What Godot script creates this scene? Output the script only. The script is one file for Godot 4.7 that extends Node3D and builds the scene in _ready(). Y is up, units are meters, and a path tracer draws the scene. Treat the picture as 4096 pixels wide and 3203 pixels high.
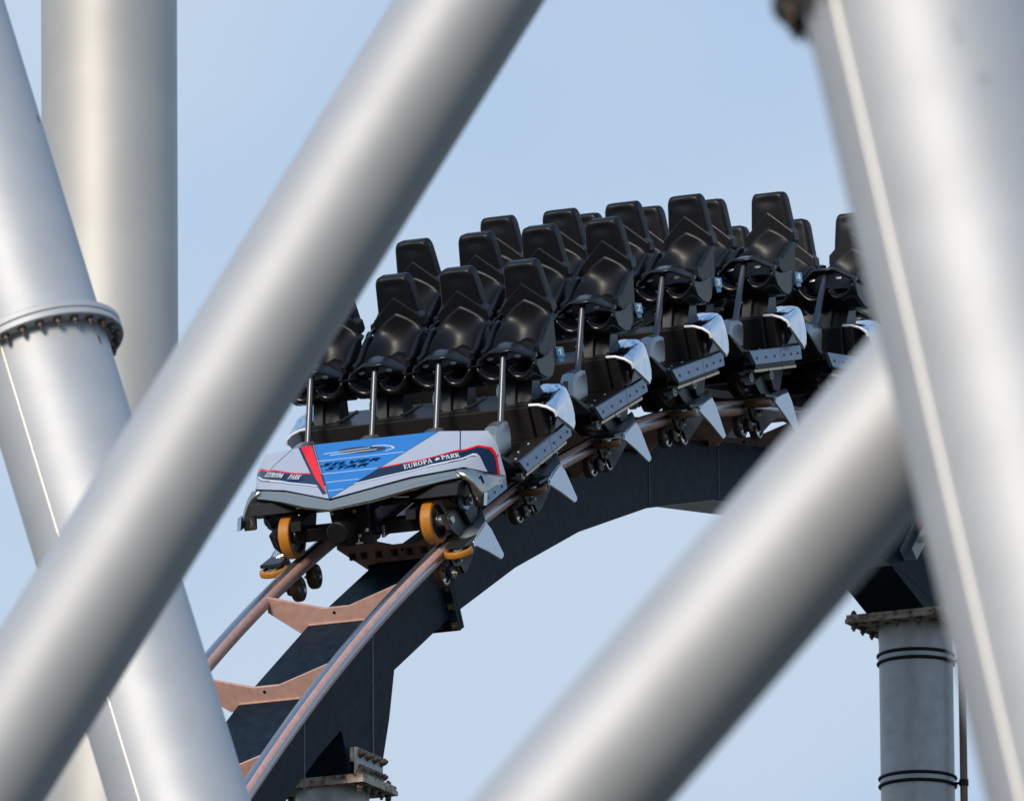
extends Node3D
# A four-abreast coaster train cresting a hill, seen by a long lens between the silver tubes of nearby supports.

const EYE := Vector3(0, 1.7, 0)
const PITCH := 0.223006
const ROLL := -0.008881
const PSI := 0.4233306          # heading of the track
const ROW := 1.83341612         # spacing of the cars along the track
const REF := Vector3(-1.0375614, 30.0680266, -127.992061)
const RAIL_DROP := 0.496
const HALF_GAUGE := 0.68
const RAIL_R := 0.074

var M := {}
var flat := 0xFFFFFFFF
var track_a: Array = []
var track_p: Array = []
var used := {}
var shared := {}

func _ready() -> void:
	camera_and_light()
	materials()
	lay_curve()
	ground()
	track()
	supports()
	foreground_tubes()
	train()

# ------------------------------------------------------------------ camera, sky, sun
func camera_and_light() -> void:
	var f := Vector3(0, sin(PITCH), -cos(PITCH))
	var r0 := Vector3(1, 0, 0)
	var u0 := r0.cross(f)
	var r := r0 * cos(ROLL) + u0 * sin(ROLL)
	var u := -r0 * sin(ROLL) + u0 * cos(ROLL)
	var cam := Camera3D.new()
	cam.name = "camera"
	add_child(cam)
	cam.transform = Transform3D(Basis(r, u, -f), EYE)
	var att := CameraAttributesPhysical.new()
	att.frustum_focal_length = 12.0 / (1601.5 / 60000.0)
	att.frustum_near = 1.0
	att.frustum_far = 3000.0
	att.frustum_focus_distance = 130.0
	att.exposure_aperture = 8.2
	cam.attributes = att
	cam.near = 1.0
	cam.far = 3000.0
	cam.fov = rad_to_deg(2.0 * atan(1601.5 / 60000.0))
	cam.current = true
	var sun := DirectionalLight3D.new()
	sun.name = "sun"
	var az := deg_to_rad(27.0)
	var el := deg_to_rad(25.0)
	var s := Vector3(-sin(az) * cos(el), sin(el), cos(az) * cos(el))
	add_child(sun)
	sun.look_at_from_position(s * 100.0, Vector3.ZERO, Vector3.UP)
	sun.light_energy = 1.15
	sun.light_color = Color(1.0, 0.945, 0.875)
	sun.light_angular_distance = 16.0
	sun.shadow_enabled = true
	var env := Environment.new()
	env.background_mode = Environment.BG_SKY
	var sky := Sky.new()
	var pano := PanoramaSkyMaterial.new()
	pano.panorama = sky_image()
	sky.sky_material = pano
	env.sky = sky
	env.background_energy_multiplier = 1.0
	env.tonemap_mode = Environment.TONE_MAPPER_LINEAR
	env.tonemap_exposure = 1.0
	env.sdfgi_enabled = true
	env.ssao_enabled = true
	env.ssil_enabled = true
	var we := WorldEnvironment.new()
	we.name = "sky"
	we.environment = env
	add_child(we)

func sky_image() -> ImageTexture:
	var w := 2048
	var h := 1024
	var im := Image.create(w, h, false, Image.FORMAT_RGBF)
	var n := FastNoiseLite.new()
	n.seed = 11
	n.noise_type = FastNoiseLite.TYPE_SIMPLEX_SMOOTH
	n.frequency = 1.0
	n.fractal_octaves = 5
	var stops := [[0.0, Color(0.68, 0.76, 0.85)], [0.15, Color(0.43, 0.59, 0.805)], [0.3, Color(0.41, 0.57, 0.805)], [0.55, Color(0.24, 0.46, 0.8)], [0.9, Color(0.11, 0.34, 0.74)], [1.58, Color(0.07, 0.26, 0.64)]]
	for j in h:
		var e := (0.5 - (j + 0.5) / h) * PI
		var base := Color(0.2, 0.22, 0.2)
		if e >= 0.0:
			for k in stops.size() - 1:
				if e >= stops[k][0] and e <= stops[k + 1][0]:
					var t: float = (e - stops[k][0]) / (stops[k + 1][0] - stops[k][0])
					base = stops[k][1].lerp(stops[k + 1][1], t)
		for i in w:
			var a := (i + 0.5) / w * TAU
			var c := base
			if e >= 0.0:
				var d := Vector3(cos(a) * cos(e), sin(e) * 1.6, sin(a) * cos(e)) * 1.9
				var v := n.get_noise_3dv(d)
				var cloud: float = smoothstep(0.05, 0.5, v) * 0.6
				var veil: float = smoothstep(-0.4, 0.35, n.get_noise_3dv(d * 5.0 + Vector3(5.3, 1.7, 9.1)))
				c = base.lerp(Color(0.635, 0.725, 0.83), veil * 0.6).lerp(Color(0.72, 0.76, 0.82), cloud)
			im.set_pixel(i, j, c)
	return ImageTexture.create_from_image(im)

# ------------------------------------------------------------------ materials
func mat(key: String, lin: Color, rough: float, metal := 0.0, spec := 0.5) -> StandardMaterial3D:
	var m := StandardMaterial3D.new()
	m.resource_name = key
	m.albedo_color = lin.linear_to_srgb()
	m.roughness = rough
	m.metallic = metal
	m.metallic_specular = spec
	M[key] = m
	return m

func noise_tex(seed_: int, freq: float, lo: float, hi: float, size := 512, oct := 4, power := 1.0) -> ImageTexture:
	var n := FastNoiseLite.new()
	n.seed = seed_
	n.frequency = freq
	n.fractal_octaves = oct
	var im := n.get_seamless_image(size, size)
	im.convert(Image.FORMAT_RGB8)
	for y in size:
		for x in size:
			var v := pow(im.get_pixel(x, y).r, power)
			var g := lerpf(lo, hi, v)
			im.set_pixel(x, y, Color(g, g, g))
	return ImageTexture.create_from_image(im)

func tri(m: StandardMaterial3D, scale: float) -> void:
	m.uv1_triplanar = true
	m.uv1_scale = Vector3.ONE * scale

func materials() -> void:
	var dust := noise_tex(3, 0.012, 0.86, 1.0)
	var film := noise_tex(4, 0.008, 0.945, 1.0)
	var fine := noise_tex(5, 0.05, 0.75, 1.0, 512, 3)
	var grime := noise_tex(14, 0.018, 0.55, 1.0, 512, 5, 0.7)
	var light_grime := noise_tex(15, 0.02, 0.78, 1.0, 512, 5, 0.7)
	var scuffed := noise_tex(17, 0.03, 0.68, 1.0, 512, 5)
	var rgh := noise_tex(8, 0.02, 0.85, 1.0)
	var m := mat("tube", Color(0.485, 0.505, 0.525), 0.62, 0.5)
	m.albedo_texture = film
	tri(m, 0.6)
	m = mat("pillar", Color(0.49, 0.49, 0.475), 0.6, 0.5)
	m.albedo_texture = film
	tri(m, 0.35)
	m = mat("seam", Color(0.62, 0.61, 0.58), 0.4, 0.4)
	m = mat("column", Color(0.42, 0.43, 0.43), 0.5, 0.25)
	m.albedo_texture = dust
	tri(m, 0.8)
	m = mat("spine", Color(0.012, 0.026, 0.042), 0.5, 0.0, 0.14)
	m.albedo_texture = grime
	m.roughness_texture = rgh
	tri(m, 0.7)
	mat("bead", Color(0.02, 0.036, 0.052), 0.45)
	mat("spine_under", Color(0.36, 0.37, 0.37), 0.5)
	m = mat("rose", Color(0.58, 0.35, 0.295), 0.5)
	m.albedo_texture = light_grime
	tri(m, 1.1)
	mat("bare", Color(0.33, 0.345, 0.37), 0.27, 0.9)
	m = mat("seat", Color(0.004, 0.0049, 0.0068), 0.5, 0.0, 0.38)
	m.roughness_texture = scuffed
	m.uv1_world_triplanar = true
	tri(m, 1.7)
	mat("pad", Color(0.004, 0.0043, 0.005), 0.27, 0.0, 0.42)
	m = mat("body", Color(0.016, 0.0145, 0.014), 0.38, 0.0, 0.42)
	m.roughness_texture = rgh
	tri(m, 2.0)
	mat("gloss", Color(0.012, 0.012, 0.014), 0.08, 0.0, 0.55)
	mat("frame", Color(0.0055, 0.006, 0.0075), 0.42, 0.0, 0.34)
	mat("bracket", Color(0.028, 0.033, 0.034), 0.4, 0.4)
	m = mat("plate", Color(0.16, 0.23, 0.325), 0.3, 0.7)
	m.albedo_texture = dust
	tri(m, 2.5)
	mat("chrome", Color(0.66, 0.69, 0.73), 0.07, 1.0)
	mat("silver_paint", Color(0.52, 0.56, 0.61), 0.17, 0.7)
	mat("lip", Color(0.75, 0.76, 0.78), 0.4, 0.25)
	mat("fairing", Color(0.3, 0.32, 0.33), 0.26, 0.75)
	mat("steel", Color(0.36, 0.37, 0.39), 0.3, 0.85)
	mat("post", Color(0.1, 0.105, 0.115), 0.36, 0.75)
	mat("fin", Color(0.5, 0.42, 0.3), 0.42, 0.7)
	m = mat("amber", Color(0.5, 0.19, 0.016), 0.42)
	m.albedo_texture = light_grime
	tri(m, 4.0)
	mat("worn_tyre", Color(0.035, 0.02, 0.012), 0.5)
	m = mat("brown_tyre", Color(0.16, 0.065, 0.014), 0.5)
	m.albedo_texture = fine
	tri(m, 4.0)
	mat("hub", Color(0.16, 0.16, 0.16), 0.3, 0.8)
	mat("rim_metal", Color(0.5, 0.5, 0.5), 0.25, 0.9)
	mat("bolt", Color(0.09, 0.07, 0.055), 0.55, 0.3)
	mat("zinc", Color(0.5, 0.47, 0.36), 0.35, 0.8)
	mat("rubber", Color(0.006, 0.0058, 0.006), 0.5, 0.0, 0.35)
	mat("white", Color(0.75, 0.75, 0.75), 0.5)
	mat("tag", Color(0.12, 0.3, 0.5), 0.4)
	mat("ink", Color(0.004, 0.008, 0.02), 0.6, 0.0, 0.15)
	mat("silver_ink", Color(0.62, 0.64, 0.68), 0.4, 0.2)
	m = mat("bumper", Color(0.42, 0.41, 0.375), 0.22, 1.0)
	m = mat("galvanised", Color(0.42, 0.45, 0.46), 0.5, 0.5)
	m.albedo_texture = fine
	tri(m, 3.0)
	m = mat("rusty", Color(0.4, 0.36, 0.3), 0.65, 0.1)
	m.albedo_texture = rust_tex()
	tri(m, 1.3)
	mat("pipe", Color(0.16, 0.1, 0.06), 0.6)
	m = mat("hood", Color(1, 1, 1), 0.1, 0.0, 0.28)
	m.albedo_texture = hood_tex()
	m = mat("ground", Color(0.055, 0.065, 0.04), 0.9)
	m.albedo_texture = noise_tex(21, 0.02, 0.5, 1.0)
	tri(m, 0.05)

func rust_tex() -> ImageTexture:
	var n := FastNoiseLite.new()
	n.seed = 31
	n.frequency = 0.022
	n.fractal_octaves = 5
	var src := n.get_seamless_image(256, 256)
	var im := Image.create(256, 256, false, Image.FORMAT_RGB8)
	for y in 256:
		for x in 256:
			var v := src.get_pixel(x, y).r
			var c := Color(0.98, 0.98, 0.98).lerp(Color(0.62, 0.4, 0.22), smoothstep(0.5, 0.68, v))
			c = c.lerp(Color(0.22, 0.22, 0.17), smoothstep(0.7, 0.85, v))
			im.set_pixel(x, y, c)
	return ImageTexture.create_from_image(im)

# the paint scheme of the nose: x across -1.25..1.25, z along 1.5..0.1
const HW := 1600
const HH := 900
func hp(x: float, z: float) -> Vector2:
	return Vector2((x + 1.25) / 2.5 * HW, (1.5 - z) / 1.4 * HH)

func fill(im: Image, pts: Array, col: Color) -> void:
	var lo := INF
	var hi := -INF
	for p in pts:
		lo = minf(lo, p.y)
		hi = maxf(hi, p.y)
	for y in range(maxi(0, int(lo)), mini(HH - 1, int(hi) + 1) + 1):
		var xs: Array = []
		var yy := y + 0.5
		for k in pts.size():
			var a: Vector2 = pts[k]
			var b: Vector2 = pts[(k + 1) % pts.size()]
			if (a.y <= yy) != (b.y <= yy):
				xs.append(a.x + (yy - a.y) / (b.y - a.y) * (b.x - a.x))
		xs.sort()
		for k in range(0, xs.size() - 1, 2):
			im.fill_rect(Rect2i(int(round(xs[k])), y, maxi(1, int(round(xs[k + 1] - xs[k]))), 1), col)

func stroke(im: Image, pts: Array, w: float, col: Color) -> void:
	for k in pts.size() - 1:
		var a: Vector2 = pts[k]
		var b: Vector2 = pts[k + 1]
		var d := (b - a).normalized() * w * 0.5
		var n := Vector2(-d.y, d.x)
		fill(im, [a + n - d * 0.3, b + n + d * 0.3, b - n + d * 0.3, a - n - d * 0.3], col)

func hood_tex() -> ImageTexture:
	var im := Image.create(HW, HH, false, Image.FORMAT_RGB8)
	var silver := Color(0.34, 0.385, 0.465).linear_to_srgb()
	var pale := Color(0.6, 0.63, 0.68).linear_to_srgb()
	var navy := Color(0.006, 0.018, 0.05).linear_to_srgb()
	var red := Color(0.72, 0.0, 0.002).linear_to_srgb()
	var blue := Color(0.008, 0.155, 0.47).linear_to_srgb()
	im.fill(silver)
	for s in [-1.0, 1.0]:
		var top := [[0.06, 0.985], [0.19, 0.9], [0.447, 0.768], [0.703, 0.646], [0.954, 0.508], [1.09, 0.385], [1.15, 0.33], [1.17, 0.4], [1.14, 0.5]]
		var low := [[0.078, 1.167], [0.371, 0.98], [0.756, 0.754], [0.959, 0.61], [1.05, 0.505]]
		var poly: Array = []
		for p in top:
			poly.append(hp(p[0] * s, p[1]))
		for k in range(low.size() - 1, -1, -1):
			poly.append(hp(low[k][0] * s, low[k][1]))
		fill(im, poly, navy)
		var t2: Array = []
		for p in top:
			t2.append(hp(p[0] * s, p[1]))
		stroke(im, t2, 11, red)
		var l1: Array = []
		var l2: Array = []
		for p in low:
			l1.append(hp(p[0] * s, p[1] + 0.012))
			l2.append(hp(p[0] * s, p[1] + 0.032))
		stroke(im, l1, 7, pale)
		stroke(im, l2, 4, navy)
		stroke(im, [hp(0.805 * s, 0.2), hp(0.912 * s, 0.52)], 7, navy)
		stroke(im, [hp(0.99 * s, 0.62), hp(0.86 * s, 0.70)], 4, navy)
	for s in [-1.0, 1.0]:
		var star: Array = []
		for k in 10:
			var a := TAU * k / 10 + 0.3
			var rr := 0.03 if k % 2 == 0 else 0.012
			star.append(hp(0.752 * s + rr * cos(a), 0.685 + rr * 1.3 * sin(a)))
		fill(im, star, pale)
		stroke(im, [hp(0.80 * s, 0.645), hp(0.835 * s, 0.62)], 5, pale)
		stroke(im, [hp(0.86 * s, 0.6), hp(0.885 * s, 0.585)], 5, pale)
	# red flash along the crease of the wing on the far side
	fill(im, [hp(-0.76, 0.1), hp(-0.61, 0.1), hp(-0.61, 0.2), hp(-0.07, 1.29), hp(-0.11, 1.29), hp(-0.335, 0.93), hp(-0.76, 0.19)], navy)
	fill(im, [hp(-0.735, 0.1), hp(-0.625, 0.1), hp(-0.625, 0.2), hp(-0.085, 1.26), hp(-0.105, 1.24), hp(-0.33, 0.895), hp(-0.735, 0.19)], red)
	# the blue middle panel
	fill(im, [hp(-0.6, 0.2), hp(0.6, 0.2), hp(0.0, 1.41)], blue)
	fill(im, [hp(-0.6, 0.1), hp(0.6, 0.1), hp(0.6, 0.2), hp(-0.6, 0.2)], blue)
	stroke(im, [hp(-0.6, 0.2), hp(0, 1.41)], 5, navy)
	stroke(im, [hp(0.6, 0.2), hp(0, 1.41)], 5, navy)
	for l in [[0.57, -0.42, 0.40], [0.86, -0.27, 0.25], [1.05, -0.165, 0.15], [1.235, -0.075, 0.065]]:
		stroke(im, [hp(l[1], l[0]), hp(l[2], l[0] - 0.005)], 6, pale)
	# winged disc
	var disc: Array = []
	for k in 32:
		var a := TAU * k / 32
		disc.append(hp(-0.055 + 0.245 * cos(a), 0.425 + 0.065 * sin(a) + 0.03 * cos(a)))
	fill(im, disc, navy)
	stroke(im, [hp(-0.42, 0.425), hp(-0.1, 0.4), hp(0.01, 0.395)], 8, pale)
	stroke(im, [hp(-0.345, 0.468), hp(-0.05, 0.45), hp(0.094, 0.445)], 8, pale)
	stroke(im, [hp(0.02, 0.365), hp(0.14, 0.375), hp(0.22, 0.41), hp(0.265, 0.455)], 9, pale)
	stroke(im, [hp(0.265, 0.455), hp(0.2, 0.5)], 8, pale)
	return ImageTexture.create_from_image(im)

# ------------------------------------------------------------------ mesh helpers
func mb() -> SurfaceTool:
	var st := SurfaceTool.new()
	st.begin(Mesh.PRIMITIVE_TRIANGLES)
	return st

func t3(st: SurfaceTool, a: Vector3, b: Vector3, c: Vector3, sg := -1) -> void:
	if (b - a).cross(c - a).length_squared() < 1e-16:
		return
	st.set_smooth_group(flat if sg < 0 else sg)
	st.add_vertex(a)
	st.add_vertex(b)
	st.add_vertex(c)

func q4(st: SurfaceTool, a: Vector3, b: Vector3, c: Vector3, d: Vector3, sg := -1) -> void:
	t3(st, a, b, c, sg)
	t3(st, a, c, d, sg)

func mesh(st: SurfaceTool) -> ArrayMesh:
	st.generate_normals()
	return st.commit()

func part(called: String, st: SurfaceTool, m: String, parent: Node3D, at := Vector3.ZERO) -> MeshInstance3D:
	return inst(called, mesh(st), m, parent, at)

func inst(called: String, me: Mesh, m: String, parent: Node3D, at := Vector3.ZERO) -> MeshInstance3D:
	var o := MeshInstance3D.new()
	o.name = called
	o.mesh = me
	o.material_override = M[m]
	parent.add_child(o, true)
	o.position = at
	return o

func thing(called: String, label: String, category: String, group := "", kind := "") -> Node3D:
	var o := Node3D.new()
	var n: int = used.get(called, -1) + 1
	used[called] = n
	o.name = called if n == 0 else "%s_%03d" % [called, n]
	add_child(o)
	o.set_meta("label", label)
	o.set_meta("category", category)
	if group:
		o.set_meta("group", group)
	if kind:
		o.set_meta("kind", kind)
	return o

func inset(pts: PackedVector2Array, d: float) -> PackedVector2Array:
	var out := PackedVector2Array()
	var n := pts.size()
	for i in n:
		var a := pts[(i + n - 1) % n]
		var b := pts[i]
		var c := pts[(i + 1) % n]
		var e1 := (b - a).normalized()
		var e2 := (c - b).normalized()
		var n1 := Vector2(-e1.y, e1.x)
		var n2 := Vector2(-e2.y, e2.x)
		var bis := n1 + n2
		var k := maxf(0.35, bis.dot(n1))
		out.append(b + bis * (d / k))
	return out

# an outline (counter-clockwise after sorting) pushed along z from d0 to d1, with rounded edges, then placed by xf
func prism(st: SurfaceTool, outline: Array, d0: float, d1: float, bev: float, xf := Transform3D(), side_sg := -1) -> void:
	var pts := PackedVector2Array(outline)
	var area := 0.0
	for i in pts.size():
		area += pts[i].cross(pts[(i + 1) % pts.size()])
	if area < 0:
		pts.reverse()
	if d1 < d0:
		var t := d0
		d0 = d1
		d1 = t
	var rings: Array = []
	if bev > 0.0:
		for a in [0.0, 45.0, 90.0]:
			var r := deg_to_rad(a)
			rings.append([inset(pts, bev * (1 - sin(r))), d0 + bev * (1 - cos(r))])
		for a in [90.0, 45.0, 0.0]:
			var r := deg_to_rad(a)
			rings.append([inset(pts, bev * (1 - sin(r))), d1 - bev * (1 - cos(r))])
	else:
		rings = [[pts, d0], [pts, d1]]
	var n := pts.size()
	for k in rings.size() - 1:
		var ra: PackedVector2Array = rings[k][0]
		var rb: PackedVector2Array = rings[k + 1][0]
		for i in n:
			var j := (i + 1) % n
			q4(st, xf * Vector3(ra[i].x, ra[i].y, rings[k][1]), xf * Vector3(rb[i].x, rb[i].y, rings[k + 1][1]), xf * Vector3(rb[j].x, rb[j].y, rings[k + 1][1]), xf * Vector3(ra[j].x, ra[j].y, rings[k][1]), side_sg)
	for e in [0, rings.size() - 1]:
		var rp: PackedVector2Array = rings[e][0]
		var ids := Geometry2D.triangulate_polygon(rp)
		for i in range(0, ids.size(), 3):
			var a := xf * Vector3(rp[ids[i]].x, rp[ids[i]].y, rings[e][1])
			var b := xf * Vector3(rp[ids[i + 1]].x, rp[ids[i + 1]].y, rings[e][1])
			var c := xf * Vector3(rp[ids[i + 2]].x, rp[ids[i + 2]].y, rings[e][1])
			if e == 0:
				t3(st, a, b, c)
			else:
				t3(st, a, c, b)

func box(st: SurfaceTool, lo: Vector3, hi: Vector3, bev := 0.006, xf := Transform3D()) -> void:
	prism(st, [Vector2(lo.x, lo.y), Vector2(hi.x, lo.y), Vector2(hi.x, hi.y), Vector2(lo.x, hi.y)], lo.z, hi.z, bev, xf)

# side profile: a is z, b is y, pushed along x
func side(st: SurfaceTool, outline: Array, x0: float, x1: float, bev := 0.008) -> void:
	prism(st, outline, x0, x1, bev, Transform3D(Basis(Vector3(0, 0, 1), Vector3(0, 1, 0), Vector3(1, 0, 0)), Vector3.ZERO))

func basis_y(d: Vector3) -> Basis:
	var y := d.normalized()
	var ref := Vector3(0, 0, 1) if absf(y.z) < 0.9 else Vector3(1, 0, 0)
	var x := y.cross(ref).normalized()
	return Basis(x, y, x.cross(y))

# profile of (radius, height) pairs turned round local y
func lathe(st: SurfaceTool, prof: Array, xf: Transform3D, seg := 24) -> void:
	for k in prof.size() - 1:
		var p: Vector2 = prof[k]
		var r: Vector2 = prof[k + 1]
		for i in seg:
			var a := TAU * i / seg
			var b := TAU * (i + 1) / seg
			q4(st, xf * Vector3(p.x * cos(a), p.y, p.x * sin(a)), xf * Vector3(r.x * cos(a), r.y, r.x * sin(a)), xf * Vector3(r.x * cos(b), r.y, r.x * sin(b)), xf * Vector3(p.x * cos(b), p.y, p.x * sin(b)), 1 + k)

func cyl(st: SurfaceTool, a: Vector3, b: Vector3, r: float, seg := 16, bev := 0.0, r2 := -1.0) -> void:
	var h := a.distance_to(b)
	var e := r if r2 < 0 else r2
	var prof := [Vector2(0, 0), Vector2(r, 0), Vector2(e, h), Vector2(0, h)]
	if bev > 0:
		prof = [Vector2(0, 0), Vector2(r - bev, 0), Vector2(r, bev), Vector2(e, h - bev), Vector2(e - bev, h), Vector2(0, h)]
	lathe(st, prof, Transform3D(basis_y(b - a), a), seg)

func hexbolt(st: SurfaceTool, at: Vector3, dir: Vector3, r: float, h: float) -> void:
	var xf := Transform3D(basis_y(dir), at)
	lathe(st, [Vector2(0, 0), Vector2(r * 1.45, 0), Vector2(r * 1.45, h * 0.22), Vector2(r, h * 0.22), Vector2(r, h * 0.9), Vector2(r * 0.8, h), Vector2(0, h)], xf, 6)
	lathe(st, [Vector2(r * 0.5, h), Vector2(r * 0.5, h * 1.35), Vector2(0, h * 1.35)], xf, 8)

func tube(st: SurfaceTool, pts: Array, r: float, seg := 12, sg := 1) -> void:
	var rows: Array = []
	var up := Vector3.UP
	for k in pts.size():
		var a: Vector3 = pts[maxi(0, k - 1)]
		var b: Vector3 = pts[mini(pts.size() - 1, k + 1)]
		var d := (b - a).normalized()
		if k == 0 and absf(d.y) > 0.9:
			up = Vector3.RIGHT
		var x := d.cross(up).normalized()
		up = x.cross(d).normalized()
		var ring: Array = []
		for i in seg:
			var t := TAU * i / seg
			ring.append(pts[k] + (x * cos(t) + up * sin(t)) * r)
		rows.append(ring)
	grid(st, rows, sg, true)
	for e in [0, pts.size() - 1]:
		for i in seg:
			t3(st, pts[e], rows[e][i], rows[e][(i + 1) % seg])

func grid(st: SurfaceTool, rows: Array, sg := 1, around := false) -> void:
	for j in rows.size() - 1:
		var n: int = rows[j].size()
		for i in (n if around else n - 1):
			var k := (i + 1) % n
			q4(st, rows[j][i], rows[j + 1][i], rows[j + 1][k], rows[j][k], sg)

# a sheet with thickness: the grid, its copy moved by off, and the rim between them
func shell(st: SurfaceTool, rows: Array, off: Vector3, sg := 1) -> void:
	grid(st, rows, sg)
	var back: Array = []
	for r in rows:
		var b: Array = []
		for p in r:
			b.append(p + off)
		b.reverse()
		back.append(b)
	grid(st, back, sg + 1)
	var nr := rows.size()
	var nc: int = rows[0].size()
	for i in nc - 1:
		q4(st, rows[0][i], rows[0][i + 1], rows[0][i + 1] + off, rows[0][i] + off, sg)
		q4(st, rows[nr - 1][i], rows[nr - 1][i] + off, rows[nr - 1][i + 1] + off, rows[nr - 1][i + 1], sg)
	for j in nr - 1:
		q4(st, rows[j][0], rows[j][0] + off, rows[j + 1][0] + off, rows[j + 1][0], sg)
		q4(st, rows[j][nc - 1], rows[j + 1][nc - 1], rows[j + 1][nc - 1] + off, rows[j][nc - 1] + off, sg)

func look(tab: Array, v: float) -> float:
	if v <= tab[0][0]:
		return tab[0][1]
	for k in tab.size() - 1:
		if v <= tab[k + 1][0]:
			var t: float = (v - tab[k][0]) / (tab[k + 1][0] - tab[k][0])
			return lerpf(tab[k][1], tab[k + 1][1], t)
	return tab[tab.size() - 1][1]

func look_smooth(tab: Array, v: float) -> float:
	var k := 0
	while k < tab.size() - 2 and v > tab[k + 1][0]:
		k += 1
	var a: float = tab[maxi(0, k - 1)][1]
	var d: float = tab[mini(tab.size() - 1, k + 2)][1]
	var t: float = clampf((v - tab[k][0]) / (tab[k + 1][0] - tab[k][0]), 0.0, 1.0)
	return cubic_interpolate(tab[k][1], tab[k + 1][1], a, d, t)

func text(called: String, s: String, size: float, m: String, parent: Node3D, xf: Transform3D, font := "Droid Sans", weight := 700, depth := 0.003) -> MeshInstance3D:
	var f := SystemFont.new()
	f.font_names = PackedStringArray([font])
	f.font_weight = weight
	var tm := TextMesh.new()
	tm.text = s
	tm.font = f
	tm.font_size = 64
	tm.pixel_size = size / 64.0
	tm.depth = depth
	tm.curve_step = 2.0
	var o := inst(called, tm, m, parent)
	o.transform = xf
	return o

# ------------------------------------------------------------------ the run of the track
func theta(a: float) -> float:
	var k := a - 1.0
	if k >= 0.0:
		return 0.496650823 - 0.0658845561 * k - 0.00554419422 * k * k
	return 0.496650823 - 0.0658845561 * k + 0.0027717 * k * k + 0.00118203 * k * k * k

func back_dir() -> Vector3:
	return Vector3(sin(PSI), 0, -cos(PSI))

func right_dir() -> Vector3:
	return Vector3(cos(PSI), 0, sin(PSI))

func lay_curve() -> void:
	var step := 0.01
	var pos := REF
	var fwd: Array = [[1.0, REF]]
	var a := 1.0
	while a < 9.5:
		var th := theta(a + step * 0.5)
		pos += (back_dir() * cos(th) + Vector3.UP * sin(th)) * ROW * step
		a += step
		fwd.append([a, pos])
	var rev: Array = []
	pos = REF
	a = 1.0
	while a > -4.6:
		var th := theta(a - step * 0.5)
		pos -= (back_dir() * cos(th) + Vector3.UP * sin(th)) * ROW * step
		a -= step
		rev.append([a, pos])
	rev.reverse()
	for e in rev + fwd:
		track_a.append(e[0])
		track_p.append(e[1])

# frame at a: x across (to the right in the picture), y square to the track, z forward; origin midway between the rails
func frame(a: float) -> Transform3D:
	var i := clampi(int(round((a - track_a[0]) / 0.01)), 0, track_a.size() - 1)
	var th := theta(a)
	var n := Vector3.UP * cos(th) - back_dir() * sin(th)
	var z := -(back_dir() * cos(th) + Vector3.UP * sin(th))
	var p: Vector3 = track_p[i]
	return Transform3D(Basis(right_dir(), n, z), p - n * RAIL_DROP)

# x across the track, h above and u behind the first car's reference point, all level
func lw(x: float, h: float, u: float) -> Vector3:
	return REF + right_dir() * x + Vector3.UP * h + back_dir() * u

func level() -> Transform3D:   # columns: u, h, x
	return Transform3D(Basis(back_dir(), Vector3.UP, right_dir()), REF)

func ground() -> void:
	var pm := PlaneMesh.new()
	pm.size = Vector2(5000, 5000)
	var o := inst("ground", pm, "ground", self)
	o.set_meta("kind", "structure")
	o.set_meta("label", "grass and gravel ground far below the coaster")
	o.set_meta("category", "ground")

const TIES := [-3.78, -2.83, -1.88, -0.93, 0.03, 0.95, 1.83, 2.70, 3.63, 4.55, 5.47, 6.4, 7.3, 8.2]

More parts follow.
